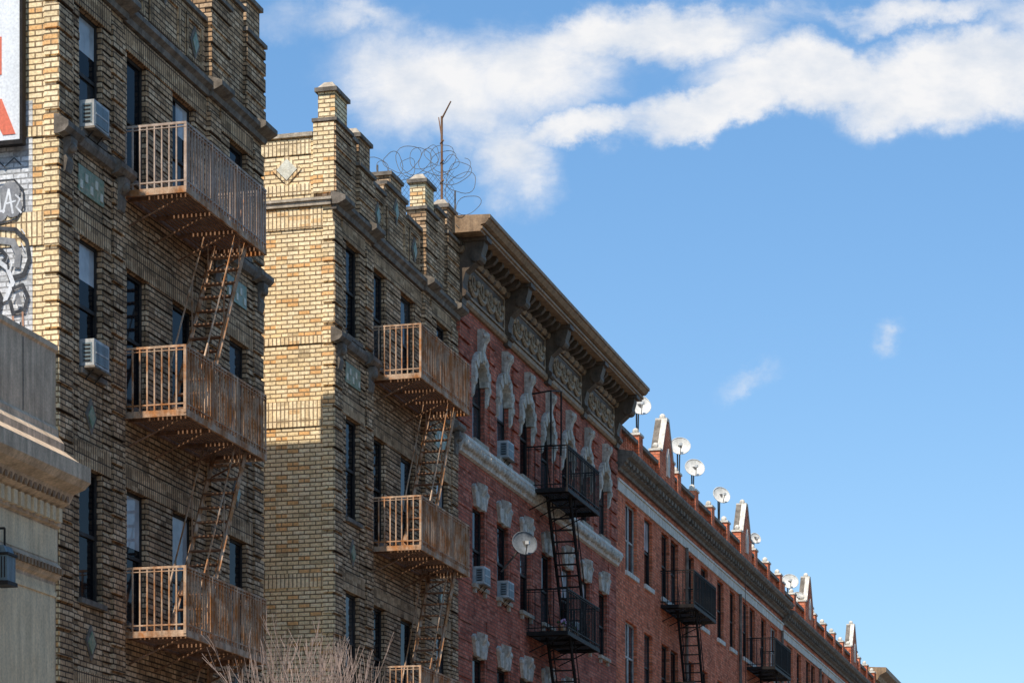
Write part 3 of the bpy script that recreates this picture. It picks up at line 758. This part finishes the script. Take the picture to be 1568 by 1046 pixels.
def dot(v):
    n=N(nt,'ShaderNodeVectorMath',operation='DOT_PRODUCT'); nt.links.new(dirv,n.inputs[0]); n.inputs[1].default_value=v; return n.outputs['Value']
fw=mathn(nt,'MAXIMUM',dot((-S,C,0)),.05)
K=4000/1568
a=mathn(nt,'MULTIPLY',mathn(nt,'DIVIDE',dot((C,S,0)),fw),K)
bb=mathn(nt,'MULTIPLY',mathn(nt,'DIVIDE',dot((0,0,1)),fw),K)
cv=N(nt,'ShaderNodeCombineXYZ'); nt.links.new(a,cv.inputs[0]); nt.links.new(bb,cv.inputs[1]); uv=cv.outputs[0]
nz=N(nt,'ShaderNodeTexNoise'); nz.inputs['Scale'].default_value=7; nz.inputs['Detail'].default_value=10; nz.inputs['Roughness'].default_value=.62; nt.links.new(uv,nz.inputs['Vector'])
sb=N(nt,'ShaderNodeVectorMath',operation='SUBTRACT'); nt.links.new(nz.outputs['Color'],sb.inputs[0]); sb.inputs[1].default_value=(.5,.5,.5)
sc2=N(nt,'ShaderNodeVectorMath',operation='SCALE'); nt.links.new(sb.outputs[0],sc2.inputs[0]); sc2.inputs['Scale'].default_value=.13
ad=N(nt,'ShaderNodeVectorMath',operation='ADD'); nt.links.new(uv,ad.inputs[0]); nt.links.new(sc2.outputs[0],ad.inputs[1]); wuv=ad.outputs[0]
blobs=[(680,130,170,95,0,.75),(765,240,85,80,0,.65),(890,208,140,30,3,.85),(1000,62,250,46,9,.8),(1095,160,150,44,24,1.1),(1260,105,200,55,0,1.15),(1460,118,200,72,0,1.15),
 (560,35,150,34,0,.4),(1400,12,240,24,0,.5),(1155,573,62,26,5,.42),(1368,500,24,30,-25,.34),(820,125,150,70,0,.7),(1620,60,120,90,0,.9)]
tot=None
for x,y,rx,ry,rot,amp in blobs:
    mp=N(nt,'ShaderNodeMapping',vector_type='TEXTURE'); nt.links.new(wuv,mp.inputs['Vector'])
    mp.inputs['Location'].default_value=((x-784)/1568,(1530-y)/1568,0); mp.inputs['Rotation'].default_value=(0,0,math.radians(rot)); mp.inputs['Scale'].default_value=(rx*1.4/1568,ry*1.4/1568,1)
    ln=N(nt,'ShaderNodeVectorMath',operation='LENGTH'); nt.links.new(mp.outputs[0],ln.inputs[0])
    v=mathn(nt,'MULTIPLY',mathn(nt,'SUBTRACT',1,ln.outputs['Value'],clamp=True),amp*1.5)
    tot=v if tot is None else mathn(nt,'MAXIMUM',tot,v)
fb=noise(nt,scaled(nt,uv,(.8,1.3,1)),8,12,.62,.4)
den=mathn(nt,'ADD',tot,mathn(nt,'MULTIPLY',mathn(nt,'SUBTRACT',fb,.5),1.7))
msk=N(nt,'ShaderNodeMapRange',interpolation_type='SMOOTHSTEP'); nt.links.new(den,msk.inputs[0]); msk.inputs[1].default_value=.0; msk.inputs[2].default_value=.95
gate=mathn(nt,'MULTIPLY',tot,2.3,clamp=True)
mask=mathn(nt,'MULTIPLY',mathn(nt,'MULTIPLY',msk.outputs[0],gate),.96)
sh=noise(nt,scaled(nt,uv,(1,1.6,1)),11,8,.6)
ccol=mixc(nt,remap(nt,sh,.34,.58,0,1),(4.8,5.15,5.7),(6.35,6.3,6.3))
el=dot((0,0,1))
tintc=mixc(nt,remap(nt,el,.10,.36,0,1),(.80,.91,.99),(.80,1.08,1.20))
tint=mixc(nt,1.0,sky.outputs[0],tintc,'MULTIPLY')
nt.links.new(mixc(nt,mask,tint,ccol),bg.inputs['Color'])

# ------------------------------------------------------------ camera
cam=bpy.data.cameras.new('camera'); co=bpy.data.objects.new('camera',cam); sc.collection.objects.link(co)
co.location=(0,0,EYE); co.rotation_euler=(math.radians(90),0,th)
cam.sensor_width=36; cam.lens=36*4000/1568; cam.shift_y=1007/1568; cam.clip_end=3000; cam.clip_start=.1
sc.camera=co
